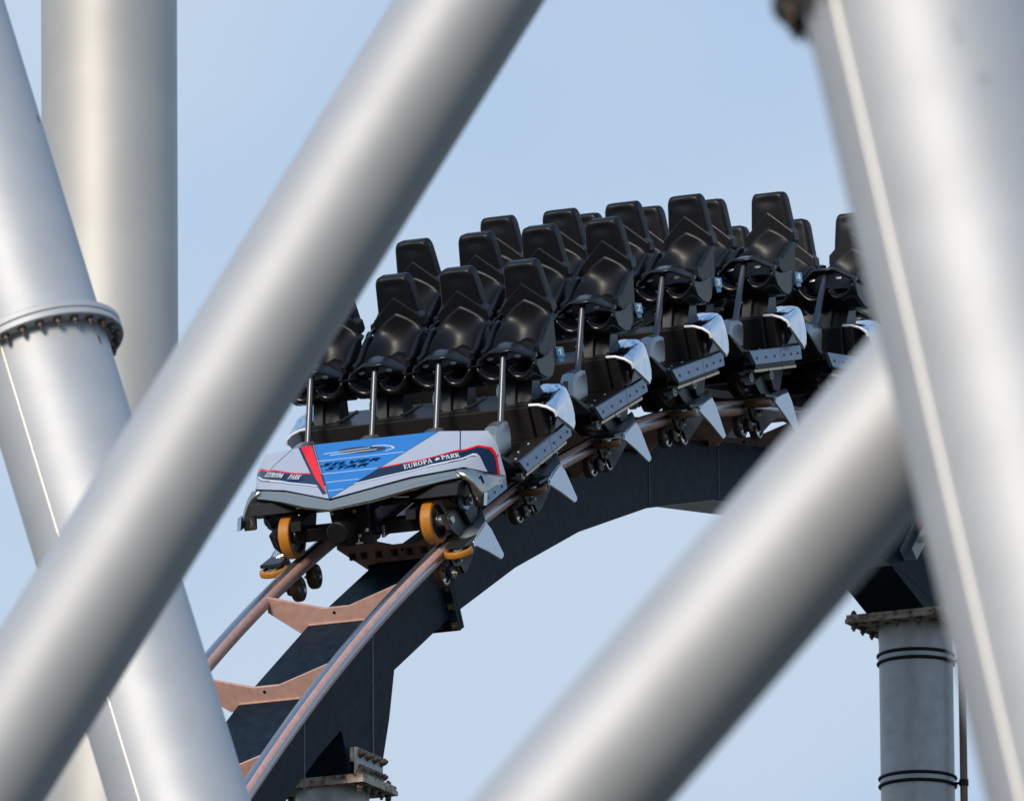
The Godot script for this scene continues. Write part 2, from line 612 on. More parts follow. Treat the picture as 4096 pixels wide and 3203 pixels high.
func track() -> void:
	var t := thing("coaster_track", "curved coaster track with dusty pink rails and ties on a dark blue box spine", "track")
	# rails
	for s in [-1.0, 1.0]:
		var paint := mb()
		var worn := mb()
		var seg := 36
		var rows: Array = []
		var a := -4.2
		while a < 8.9:
			var fr := frame(a)
			var ring: Array = []
			for i in seg:
				var ang := TAU * (i + 0.5) / seg
				ring.append(fr * Vector3(s * (HALF_GAUGE + RAIL_R * cos(ang)), RAIL_R * sin(ang), 0))
			rows.append(ring)
			a += 0.05
		for j in rows.size() - 1:
			for i in seg:
				var k := (i + 1) % seg
				var mid := fposmod(360.0 * (i + 1.0) / seg, 360.0)
				var bare := (mid > 68 and mid < 122) or mid > 356 or mid < 22 or (mid > 252 and mid < 288)
				q4(worn if bare else paint, rows[j][i], rows[j + 1][i], rows[j + 1][k], rows[j][k], 1)
		var r := part("rail", paint, "rose", t)
		part("worn_running_band", worn, "bare", r)
	# box spine, straight between the ties
	for k in TIES.size() - 1:
		var f0 := frame(TIES[k])
		var f1 := frame(TIES[k + 1])
		var st := mb()
		var c := [Vector2(-0.3, -0.8), Vector2(-0.3, -0.25), Vector2(0.3, -0.25), Vector2(0.3, -0.8)]
		for i in 4:
			var p: Vector2 = c[i]
			var q: Vector2 = c[(i + 1) % 4]
			q4(st, f0 * Vector3(p.x, p.y, 0), f1 * Vector3(p.x, p.y, 0), f1 * Vector3(q.x, q.y, 0), f0 * Vector3(q.x, q.y, 0))
		var sp := part("spine_segment", st, "spine", t)
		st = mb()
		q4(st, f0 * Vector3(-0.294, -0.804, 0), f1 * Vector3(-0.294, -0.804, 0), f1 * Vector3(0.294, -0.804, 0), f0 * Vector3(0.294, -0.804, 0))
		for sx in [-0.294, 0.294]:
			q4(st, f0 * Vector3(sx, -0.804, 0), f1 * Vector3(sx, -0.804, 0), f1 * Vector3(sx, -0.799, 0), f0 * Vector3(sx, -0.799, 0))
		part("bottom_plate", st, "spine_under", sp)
	# upright weld beads on the flanks of the box
	for w in [[-1.12, -1.6, -2.95], [-2.525, -2.7, -3.32], [4.86, 1.15, 0.66], [6.44, 1.5, 1.03]]:
		for s in [-1.0, 1.0]:
			var st := mb()
			tube(st, [lw(s * 0.298, w[1], w[0]), lw(s * 0.298, w[2], w[0])], 0.009, 8)
			part("weld_seam", st, "bead", t)
	# ties
	var half := [Vector2(0.625, 0.045), Vector2(0.12, -0.106), Vector2(0, -0.106)]
	var low := [Vector2(0.645, -0.095), Vector2(0.388, -0.311), Vector2(0.306, -0.311), Vector2(0.306, -0.275), Vector2(0.285, -0.246), Vector2(0, -0.246)]
	for k in TIES.size():
		var outline: Array = []
		for p in half:
			outline.append(p)
		outline.pop_back()
		outline.append(Vector2(-0.12, -0.106))
		outline.append(Vector2(-0.625, 0.045))
		for i in low.size() - 1:
			outline.append(Vector2(-low[i].x, low[i].y))
		for i in range(low.size() - 2, -1, -1):
			outline.append(low[i])
		var st := mb()
		prism(st, outline, -0.016, 0.016, 0.003, frame(TIES[k]))
		var tie := part("cross_tie", st, "rose", t)
		st = mb()
		box(st, Vector3(-0.29, -0.249, -0.03), Vector3(0.29, -0.235, 0.03), 0.004, frame(TIES[k]))
		part("weld_fillet", st, "rose", tie)
		st = mb()
		cyl(st, frame(TIES[k]) * Vector3(-0.025, -0.152, 0.0165), frame(TIES[k]) * Vector3(-0.025, -0.152, 0.0185), 0.015, 12)
		part("drain_hole", st, "rubber", tie)
		if k == 5:
			for bx in [-0.51, -0.397, -0.256, -0.106, 0.038, 0.18, 0.32, 0.46]:
				st = mb()
				box(st, Vector3(bx - 0.032, -0.207, 0.016), Vector3(bx + 0.032, -0.143, 0.024), 0.002, frame(TIES[k]))
				hexbolt(st, frame(TIES[k]) * Vector3(bx, -0.175, 0.024), frame(TIES[k]).basis.z, 0.02, 0.035)
				part("bolt", st, "bolt", tie)
			# splice flange round the box
			var fl := mb()
			for zz in [[-0.055, -0.004], [0.004, 0.055]]:
				for sx in [-1.0, 1.0]:
					box(fl, Vector3(minf(sx * 0.298, sx * 0.368), -0.93, zz[0]), Vector3(maxf(sx * 0.298, sx * 0.368), -0.26, zz[1]), 0.003, frame(TIES[k]))
				box(fl, Vector3(-0.296, -0.93, zz[0]), Vector3(0.296, -0.803, zz[1]), 0.003, frame(TIES[k]))
			var flange := part("splice_flange", fl, "spine", t)
			for b in [[0.33, -0.37], [0.33, -0.54], [0.33, -0.708], [0.33, -0.885], [0.18, -0.875], [0.03, -0.875], [-0.12, -0.875], [-0.27, -0.875]]:
				st = mb()
				box(st, Vector3(b[0] - 0.033, b[1] - 0.033, 0.055), Vector3(b[0] + 0.033, b[1] + 0.033, 0.062), 0.002, frame(TIES[k]))
				hexbolt(st, frame(TIES[k]) * Vector3(b[0], b[1], 0.062), frame(TIES[k]).basis.z, 0.019, 0.03)
				part("bolt", st, "bolt", flange)

# ------------------------------------------------------------------ the two columns under the track
func supports() -> void:
	var lv := level()
	var t := thing("track_support", "grey column with square rusty flange and bolted bracket under the near end of the track", "support column", "columns carrying the track")
	var st := mb()
	prism(st, [Vector2(-1.73, -2.69), Vector2(-1.577, -2.99), Vector2(-1.0, -2.99), Vector2(-0.955, -2.855), Vector2(-0.775, -2.345), Vector2(-0.667, -1.904), Vector2(-0.845, -1.66), Vector2(-1.91, -2.45)], -0.297, 0.297, 0.004, lv)
	part("support_head", st, "spine", t)
	for s in [-1.0, 1.0]:
		st = mb()
		box(st, Vector3(-1.6, -2.87, minf(s * 0.297, s * 0.325)), Vector3(-1.06, -2.745, maxf(s * 0.297, s * 0.325)), 0.003, lv)
		part("shim", st, "rusty", t)
		st = mb()
		box(st, Vector3(-1.575, -2.99, minf(s * 0.325, s * 0.35)), Vector3(-1.03, -2.738, maxf(s * 0.325, s * 0.35)), 0.003, lv)
		var bp := part("bolt_plate", st, "galvanised", t)
		for i in 4:
			for j in 2:
				st = mb()
				hexbolt(st, lv * Vector3(-1.5 + 0.145 * i, -2.785 - 0.135 * j, s * 0.35), right_dir() * s, 0.031, 0.045)
				part("bolt", st, "bolt", bp)
	flanged_column(t, -1.32, -2.992, 0.32, 0.45, 0.35)

	t = thing("track_support", "pale column with black strap clamps and drain pipe under the far end of the track", "support column", "columns carrying the track")
	st = mb()
	prism(st, [Vector2(10.3, 1.24), Vector2(11.27, 0.93), Vector2(12.27, 0.93), Vector2(12.75, 1.15), Vector2(12.7, 1.75), Vector2(10.4, 1.75)], -0.297, 0.297, 0.004, lv)
	part("support_head", st, "spine", t)
	flanged_column(t, 11.77, 0.928, 0.35, 0.5, 0.5)
	for h in [0.58, -0.6]:
		st = mb()
		for dh in [0.0, -0.075]:
			var ring: Array = []
			for i in 49:
				var a := TAU * i / 48
				ring.append(lw(0.36 * cos(a), h + dh, 11.77 + 0.36 * sin(a)))
			tube(st, ring, 0.016, 8)
		part("strap_clamp", st, "rubber", t)
		st = mb()
		lathe(st, [Vector2(0.353, 0), Vector2(0.356, 0), Vector2(0.356, 0.075), Vector2(0.353, 0.075)], Transform3D(Basis.IDENTITY, lw(0, h - 0.075, 11.77)), 48)
		part("clamp_band", st, "galvanised", t)
	st = mb()
	cyl(st, lw(0.47, 0.75, 11.77), lw(0.47, -30.0, 11.77), 0.036, 14)
	part("drain_pipe", st, "pipe", t)
	for h in [0.5, -0.68]:
		st = mb()
		cyl(st, lw(0.33, h, 11.77), lw(0.47, h, 11.77), 0.014, 8)
		cyl(st, lw(0.47, h - 0.03, 11.77), lw(0.47, h + 0.03, 11.77), 0.045, 14)
		part("pipe_clip", st, "rubber", t)

	# end of a service walkway slung beside the spine
	t = thing("walkway_bracket", "galvanised channel with a chequer plate tread hanging behind the far column", "bracket")
	var d := (right_dir() * 0.15 + Vector3.UP * 0.75 + back_dir() * 0.55).normalized()
	var across := right_dir()
	var nrm := across.cross(d).normalized()
	var o := lw(0.36, 1.33, 10.75)
	var xf := Transform3D(Basis(across, nrm, d), o)
	st = mb()
	box(st, Vector3(-0.06, -0.075, 0), Vector3(0.06, -0.065, 0.8), 0.002, xf)
	part("web", st, "galvanised", t)
	for s in [-1.0, 1.0]:
		st = mb()
		box(st, Vector3(s * 0.06 - 0.005, -0.075, 0), Vector3(s * 0.06 + 0.005, 0.065, 0.8), 0.002, xf)
		part("flange", st, "galvanised", t)
	st = mb()
	hexbolt(st, xf * Vector3(-0.066, 0.0, 0.1), -across, 0.012, 0.02)
	part("bolt", st, "bolt", t)
	st = mb()
	box(st, Vector3(0.09, 0.0, 0), Vector3(0.55, 0.065, 0.02), 0.003, Transform3D(Basis(right_dir(), Vector3.UP, -back_dir()), lw(0.36, 1.45, 10.85)))
	part("tread", st, "galvanised", t)

func flanged_column(t: Node3D, u: float, h: float, r: float, hx: float, hu: float) -> void:
	var lv := level()
	var st := mb()
	box(st, Vector3(u - hu, h - 0.035, -hx), Vector3(u + hu, h, hx), 0.003, lv)
	part("flange", st, "rusty", t)
	st = mb()
	box(st, Vector3(u - hu - 0.01, h - 0.08, -hx - 0.01), Vector3(u + hu + 0.01, h - 0.039, hx + 0.01), 0.003, lv)
	var low := part("flange", st, "rusty", t)
	for i in 5:
		for s in [-1.0, 1.0]:
			for e in [[u - hu + 0.06 + (hu * 2 - 0.12) * i / 4.0, s * (hx - 0.05)], [u + s * (hu - 0.05), -hx + 0.06 + (hx * 2 - 0.12) * i / 4.0]]:
				var v := Vector2(e[0] - u, e[1])
				if v.length() < r + 0.05:
					continue
				st = mb()
				hexbolt(st, lv * Vector3(e[0], h - 0.08, e[1]), Vector3.DOWN, 0.024, 0.05)
				part("nut", st, "bolt", low)
				st = mb()
				hexbolt(st, lv * Vector3(e[0], h, e[1]), Vector3.UP, 0.024, 0.035)
				part("bolt", st, "bolt", low)
	st = mb()
	var top := lw(0, h - 0.08, u)
	lathe(st, [Vector2(r, 0), Vector2(r, -top.y)], Transform3D(Basis.IDENTITY, top), 48)
	part("column", st, "column", t)

# ------------------------------------------------------------------ silver tubes in front
func to_ground(a: Vector3, b: Vector3) -> Vector3:
	return a + (b - a) * (a.y / (a.y - b.y))

func ring_flange(t: Node3D, at: Vector3, axis: Vector3, r: float, n_bolts: int, m: String) -> void:
	var xf := Transform3D(basis_y(axis), at)
	var R := r * 1.25
	var fl: MeshInstance3D
	for k in 2:
		var st := mb()
		var y0 := -0.048 + 0.05 * k
		lathe(st, [Vector2(r * 0.98, y0), Vector2(R - 0.006, y0), Vector2(R, y0 + 0.006), Vector2(R, y0 + 0.04), Vector2(R - 0.006, y0 + 0.046), Vector2(r * 0.98, y0 + 0.046)], xf, 72)
		fl = part("flange", st, m, t)
	for i in n_bolts:
		var a := TAU * (i + 0.3) / n_bolts
		var p := Vector3(cos(a), 0, sin(a)) * (r * 1.13)
		var st := mb()
		hexbolt(st, xf * (p + Vector3(0, -0.048, 0)), -axis, 0.02, 0.04)
		part("nut", st, "bolt", fl)
		st = mb()
		hexbolt(st, xf * (p + Vector3(0, 0.048, 0)), axis, 0.018, 0.014)
		part("bolt", st, "bolt", fl)

func seam(t: Node3D, a: Vector3, b: Vector3, r: float, ang: float) -> void:
	var bs := basis_y(a - b)
	# angle measured from the direction towards the eye, positive to the right of it
	var eye := (EYE - a)
	eye = (eye - bs.y * eye.dot(bs.y)).normalized()
	var rt := bs.y.cross(eye).normalized()
	var dir := eye * cos(ang) + rt * sin(ang)
	var st := mb()
	tube(st, [a + dir * r, b + dir * r], 0.011, 8)
	part("weld_seam", st, "seam", t)

func scuff(t: Node3D, a: Vector3, b: Vector3, r: float, k: float, ang: float, long: float, wide: float, m: String) -> void:
	var bs := basis_y(a - b)
	var p := a.lerp(b, k)
	var eye := (EYE - p)
	eye = (eye - bs.y * eye.dot(bs.y)).normalized()
	var rt := bs.y.cross(eye).normalized()
	var st := mb()
	var rows: Array = []
	for j in 5:
		var q: Array = []
		var v := lerpf(-1.0, 1.0, j / 4.0)
		for i in 5:
			var w := lerpf(-1.0, 1.0, i / 4.0) * sqrt(maxf(0.02, 1.0 - v * v)) * (1.0 + 0.3 * sin(v * 5.0 + i))
			var g := ang + w * wide / r
			q.append(p + (eye * cos(g) + rt * sin(g)) * (r + 0.002) + bs.y * v * long)
		rows.append(q)
	grid(st, rows, 1)
	part("paint_chip", st, m, t)

func round_tube(st: SurfaceTool, a: Vector3, b: Vector3, r: float) -> void:
	lathe(st, [Vector2(0, 0), Vector2(r, 0), Vector2(r, a.distance_to(b)), Vector2(0, a.distance_to(b))], Transform3D(basis_y(b - a), a), 96)

func foreground_tubes() -> void:
	var st := mb()
	var t := thing("steel_tube", "thick silver tube slanting across the picture in front of the train's nose", "tube", "silver support tubes")
	var a := Vector3(0.095, 16.921, -58.072)
	var b := Vector3(-2.441, 13.042, -58.951)
	round_tube(st, a + (a - b) * 1.6, to_ground(a, b), 0.26)
	part("tube", st, "tube", t)

	t = thing("steel_support", "large blurred silver column with flange and slanting brace at right edge", "support column", "silver support tubes")
	a = Vector3(1.039, 11.699, -38.184)
	b = Vector3(1.595, 8.958, -37.883)
	st = mb()
	round_tube(st, a + (a - b) * 2.2, to_ground(a, b), 0.320)
	part("column", st, "tube", t)
	seam(t, a + (a - b), to_ground(a, b), 0.320, deg_to_rad(-46.0))
	ring_flange(t, Vector3(1.075, 11.525, -38.166), (a - b).normalized(), 0.320, 24, "tube")
	scuff(t, a, b, 0.320, 0.177, deg_to_rad(10.5), 0.045, 0.01, "column")
	scuff(t, a, b, 0.320, 0.229, deg_to_rad(18.0), 0.014, 0.014, "column")
	st = mb()
	var c := Vector3(1.054, 10.434, -38.779)
	var d := Vector3(-0.114, 9.136, -39.073)
	round_tube(st, c + (c - d) * 0.14 + Vector3(0, 0, 0.15), to_ground(c, d), 0.203)
	part("brace", st, "tube", t)

	t = thing("leaning_column", "leaning silver column with bolted ring flange and weld seam at left edge", "support column", "silver support tubes")
	a = Vector3(-3.896, 26.266, -93.584)
	b = Vector3(-1.919, 19.391, -92.067)
	st = mb()
	round_tube(st, a + (a - b) * 1.2, to_ground(a, b), 0.43)
	part("column", st, "tube", t)
	var k := 0.4555
	var rc := a.lerp(b, k)
	ring_flange(t, rc, (a - b).normalized(), 0.43, 26, "tube")
	seam(t, rc, to_ground(a, b), 0.43, deg_to_rad(-33.0))
	scuff(t, a, b, 0.43, 0.251, deg_to_rad(74.0), 0.03, 0.012, "bolt")
	scuff(t, a, b, 0.43, 0.478, deg_to_rad(60.0), 0.035, 0.01, "bolt")

	t = thing("upright_pillar", "wide upright grey pillar standing behind the leaning column", "pillar", "silver support tubes")
	st = mb()
	round_tube(st, Vector3(-2.869, 48.0, -104.344), Vector3(-2.869, 0.0, -104.344), 0.488)
	part("column", st, "pillar", t)

# ------------------------------------------------------------------ the train
func seat_mesh() -> Dictionary:
	var d := {}
	var chev1 := func(x: float) -> float: return 1.732 - 0.82 * absf(x) - 0.2 * x * x
	var chev2 := func(x: float) -> float: return 1.583 - 0.42 * absf(x) - 1.05 * x * x
	# bucket
	var zc := [[1.1, -1.20], [1.17, -1.235], [1.22, -1.285], [1.29, -1.35], [1.36, -1.395], [1.44, -1.415], [1.62, -1.42]]
	var wing_z := [[1.12, -0.93], [1.2, -0.92], [1.29, -0.95], [1.33, -1.05], [1.38, -1.19], [1.43, -1.35], [1.6, -1.42]]
	var rows: Array = []
	for j in 15:
		var s := j / 14.0
		var r: Array = []
		for i in 29:
			var x := -0.262 * cos(PI * i / 28.0)
			var y0: float = chev2.call(x)
			var y := lerpf(y0, 1.12, s)
			var z := look_smooth(zc, y)
			r.append(Vector3(x, y, lerpf(z, maxf(z, look(wing_z, y)), pow(absf(x) / 0.262, 2.5) * smoothstep(0.0, 0.2, s))))
		rows.append(r)
	var st := mb()
	shell(st, rows, Vector3(0, 0, -0.05))
	d.bucket = mesh(st)
	# headrest: a soft block with a shallow dish near its top
	rows = []
	for j in 19:
		var v := 1.0 - 2.0 * j / 18.0
		var vv := signf(v) * (1.0 - pow(1.0 - absf(v), 1.7))
		var r: Array = []
		for i in 19:
			var u := -1.0 + 2.0 * i / 18.0
			var uu := signf(u) * (1.0 - pow(1.0 - absf(u), 1.7))
			var y := lerpf(1.50, 1.907, (vv + 1) * 0.5)
			var corner := 0.0
			if vv > 0.6:
				corner = (1.0 - sqrt(maxf(0.0, 1.0 - pow((vv - 0.6) / 0.4, 2)))) * 0.045
			var hw := lerpf(0.198, 0.158, clampf((y - 1.56) / 0.345, 0, 1)) - corner
			var edge := minf(1.0, pow(absf(uu), 14.0) + pow(maxf(vv, 0.0), 16.0)) * 0.033
			var dish := 0.014 * exp(-(pow(uu / 0.55, 2) + pow((vv - 0.62) / 0.22, 2)))
			r.append(Vector3(uu * hw, y, -1.455 - edge - dish))
		rows.append(r)
	st = mb()
	shell(st, rows, Vector3(0, -0.004, -0.1))
	d.head = mesh(st)
	# shoulder panel between the two chevrons
	var outline: Array = []
	for i in 9:
		var x := lerpf(0.0, 0.2, i / 8.0)
		outline.append(Vector2(x, chev1.call(x)))
	outline.append_array([Vector2(0.236, 1.527), Vector2(0.242, 1.45), Vector2(0.224, 1.42), Vector2(0.12, 1.49), Vector2(0, 1.54)])
	var full: Array = outline.duplicate()
	for i in range(outline.size() - 2, 0, -1):
		full.append(Vector2(-outline[i].x, outline[i].y))
	st = mb()
	prism(st, full, -1.56, -1.432, 0.013)
	d.shoulder = mesh(st)
	# side bolsters
	var bo := [Vector2(-1.37, 1.435), Vector2(-1.28, 1.435), Vector2(-1.2, 1.405), Vector2(-1.1, 1.355), Vector2(-1.0, 1.305), Vector2(-0.915, 1.298), Vector2(-0.888, 1.285), Vector2(-0.88, 1.22), Vector2(-0.9, 1.2), Vector2(-0.98, 1.15), Vector2(-1.05, 1.055), Vector2(-1.18, 1.045), Vector2(-1.27, 1.12), Vector2(-1.31, 1.24), Vector2(-1.35, 1.38)]
	st = mb()
	side(st, bo, 0.23, 0.281, 0.022)
	d.bolster_right = mesh(st)
	st = mb()
	side(st, bo, -0.281, -0.23, 0.022)
	d.bolster_left = mesh(st)
	# seat pan with two leg hollows
	var w := [[0.0, 1.168], [0.03, 1.163], [0.055, 1.118], [0.085, 1.096], [0.13, 1.09], [0.18, 1.104], [0.225, 1.14], [0.26, 1.185], [0.29, 1.21]]
	rows = []
	var xs := [-0.29, -0.283, -0.272, -0.255, -0.235, -0.21, -0.18, -0.15, -0.12, -0.09, -0.07, -0.055, -0.04, -0.025, 0.0, 0.025, 0.04, 0.055, 0.07, 0.09, 0.12, 0.15, 0.18, 0.21, 0.235, 0.255, 0.272, 0.283, 0.29]
	for x in xs:
		var y := look_smooth(w, absf(x))
		var low := minf(1.03, y - 0.085)
		var loop := [Vector2(-1.19, maxf(1.13, y - 0.02)), Vector2(-1.05, y - 0.03), Vector2(-0.9, y - 0.03), Vector2(-0.8, y - 0.008), Vector2(-0.765, y), Vector2(-0.738, y - 0.012), Vector2(-0.724, y - 0.035), Vector2(-0.732, y - 0.06), Vector2(-0.765, minf(1.06, y - 0.075)), Vector2(-0.82, low), Vector2(-0.9, 0.978), Vector2(-0.98, 0.952), Vector2(-1.06, 0.955), Vector2(-1.12, 0.985), Vector2(-1.165, 1.03), Vector2(-1.19, 1.08)]
		if absf(x) > 0.274:
			for i in loop.size():
				loop[i] = loop[i].lerp(Vector2(-0.95, 1.06), 0.06 if absf(x) < 0.285 else 0.2)
		var r: Array = []
		for p in loop:
			r.append(Vector3(x, p.y, p.x))
		rows.append(r)
	st = mb()
	grid(st, rows, 1, true)
	for e in [0, rows.size() - 1]:
		var mid := Vector3(xs[e], 1.06, -0.95)
		for i in rows[e].size():
			t3(st, mid, rows[e][i], rows[e][(i + 1) % rows[e].size()])
	d.pan = mesh(st)
	# wedge cushion between the legs, its top edge a shallow chevron
	rows = []
	for j in 6:
		var s := j / 5.0
		var r: Array = []
		for i in 11:
			var x := lerpf(-0.15, 0.15, i / 10.0)
			r.append(Vector3(x, lerpf(1.268 - 0.34 * absf(x), 1.17 - 0.1 * absf(x), s), lerpf(-1.305, -1.0, s)))
		rows.append(r)
	st = mb()
	shell(st, rows, Vector3(0, -0.05, -0.02))
	d.cushion = mesh(st)
	# lap bar
	var top := [[0.0, 1.334], [0.09, 1.334], [0.13, 1.315], [0.19, 1.275], [0.24, 1.245], [0.28, 1.228]]
	rows = []
	for i in 25:
		var x := lerpf(-0.275, 0.275, i / 24.0)
		var k := absf(x) / 0.275
		var y := look_smooth(top, absf(x))
		var zf := lerpf(-0.685, -0.79, k * k)
		var zb := lerpf(-0.97, -0.86, k)
		var th := lerpf(0.045, 0.024, k)
		var r: Array = []
		for p in [Vector2(zf + 0.004, -th * 0.75), Vector2(zf + 0.012, -th * 0.4), Vector2(zf, -th * 0.08), Vector2(lerpf(zf, zb, 0.2), 0.004), Vector2(lerpf(zf, zb, 0.6), 0.02 * (1 - k)), Vector2(zb + 0.02, 0.012), Vector2(zb, -th * 0.4), Vector2(lerpf(zf, zb, 0.8), -th), Vector2(lerpf(zf, zb, 0.4), -th * 1.05), Vector2(lerpf(zf, zb, 0.1), -th)]:
			r.append(Vector3(x, y + p.y, p.x))
		rows.append(r)
	st = mb()
	grid(st, rows, 1, true)
	for e in [0, 24]:
		var mid := Vector3.ZERO
		for p in rows[e]:
			mid += p / 10.0
		for i in 10:
			t3(st, mid, rows[e][i], rows[e][(i + 1) % 10])
	# side arms that close against the leg hollows
	for s in [-1.0, 1.0]:
		tube(st, [Vector3(s * 0.262, 1.235, -0.82), Vector3(s * 0.268, 1.215, -0.78), Vector3(s * 0.26, 1.19, -0.745)], 0.018, 8)
	d.lap = mesh(st)
	for gx in [-0.145, 0.125]:
		st = mb()
		lathe(st, [Vector2(0.0, -0.012), Vector2(0.026, -0.01), Vector2(0.03, 0.0), Vector2(0.026, 0.01), Vector2(0.0, 0.012)], Transform3D(Basis(Vector3(1.2, 0, 0), Vector3(0, 0.25, 0.95), Vector3(0, -0.6, 0.16)), Vector3(gx, 1.243, -0.775)), 14)
		d["grip_left" if gx < 0 else "grip_right"] = mesh(st)
	st = mb()
	var p0 := Vector3(0, 0.745, -0.375)
	var p1 := Vector3(0, 1.28, -0.755)
	cyl(st, p0, p1, 0.029, 20)
	cyl(st, p0 - Vector3(0, 0.03, 0), p0 + (p1 - p0) * 0.05, 0.042, 16, 0.006)
	var pm := p0.lerp(p1, 0.4)
	cyl(st, pm, pm + Vector3(-0.036, 0, 0.012), 0.008, 8)
	d.post = mesh(st)
	st = mb()
	side(st, [Vector2(-0.17, 0.795), Vector2(-0.30, 0.80), Vector2(-0.42, 0.77), Vector2(-0.44, 0.7), Vector2(-0.41, 0.6), Vector2(-0.37, 0.497), Vector2(-0.02, 0.497), Vector2(-0.03, 0.62), Vector2(-0.09, 0.74)], -0.078, 0.078, 0.055)
	d.fairing = mesh(st)
	# pedestal
	st = mb()
	side(st, [Vector2(-0.82, 0.80), Vector2(-0.92, 1.0), Vector2(-1.12, 1.0), Vector2(-1.08, 0.80)], -0.115, -0.02, 0.006)
	side(st, [Vector2(-0.86, 0.80), Vector2(-0.98, 0.98), Vector2(-1.14, 0.98), Vector2(-1.1, 0.80)], -0.02, 0.12, 0.006)
	box(st, Vector3(-0.15, 0.785, -1.12), Vector3(0.15, 0.802, -0.79), 0.004)
	box(st, Vector3(-0.14, 0.985, -1.15), Vector3(0.16, 1.005, -0.9), 0.004)
	for bx in [-0.12, 0.125]:
		hexbolt(st, Vector3(bx, 0.802, -0.815), Vector3.UP, 0.013, 0.02)
	d.pedestal = mesh(st)
	st = mb()
	cyl(st, Vector3(0.13, 0.805, -0.84), Vector3(0.34, 0.89, -0.79), 0.014, 10)
	cyl(st, Vector3(0.33, 0.888, -0.8), Vector3(0.35, 0.895, -0.775), 0.019, 12, 0.004)
	d.strut = mesh(st)
	return d

func wheel(called: String, parent: Node3D, at: Vector3, axis: Vector3, r: float, w: float, face: float) -> void:
	var key := "%s%.3f%.3f" % [called, r, w]
	if not shared.has(key):
		var st := mb()
		var rr := 0.016
		lathe(st, [Vector2(r * 0.8, -w), Vector2(r - rr, -w), Vector2(r - rr * 0.3, -w + rr * 0.3), Vector2(r, -w + rr), Vector2(r, w - rr), Vector2(r - rr * 0.3, w - rr * 0.3), Vector2(r - rr, w), Vector2(r * 0.8, w)], Transform3D.IDENTITY, 40)
		var tyre := mesh(st)
		st = mb()
		lathe(st, [Vector2(0, -w * 0.6), Vector2(r * 0.62, -w * 0.6), Vector2(r * 0.72, -w * 0.99), Vector2(r * 0.82, -w * 0.99), Vector2(r * 0.82, w * 0.97), Vector2(r * 0.74, w * 0.99), Vector2(r * 0.64, w * 0.5), Vector2(r * 0.36, w * 0.6), Vector2(r * 0.34, w * 1.15), Vector2(r * 0.12, w * 1.2), Vector2(0, w * 1.2)], Transform3D.IDENTITY, 40)
		shared[key] = [tyre, mesh(st)]
	var o := inst(called, shared[key][0], "amber", parent)
	o.transform = Transform3D(basis_y(axis * face), at)
	inst("hub", shared[key][1], "hub" if r > 0.15 else "rim_metal", o)

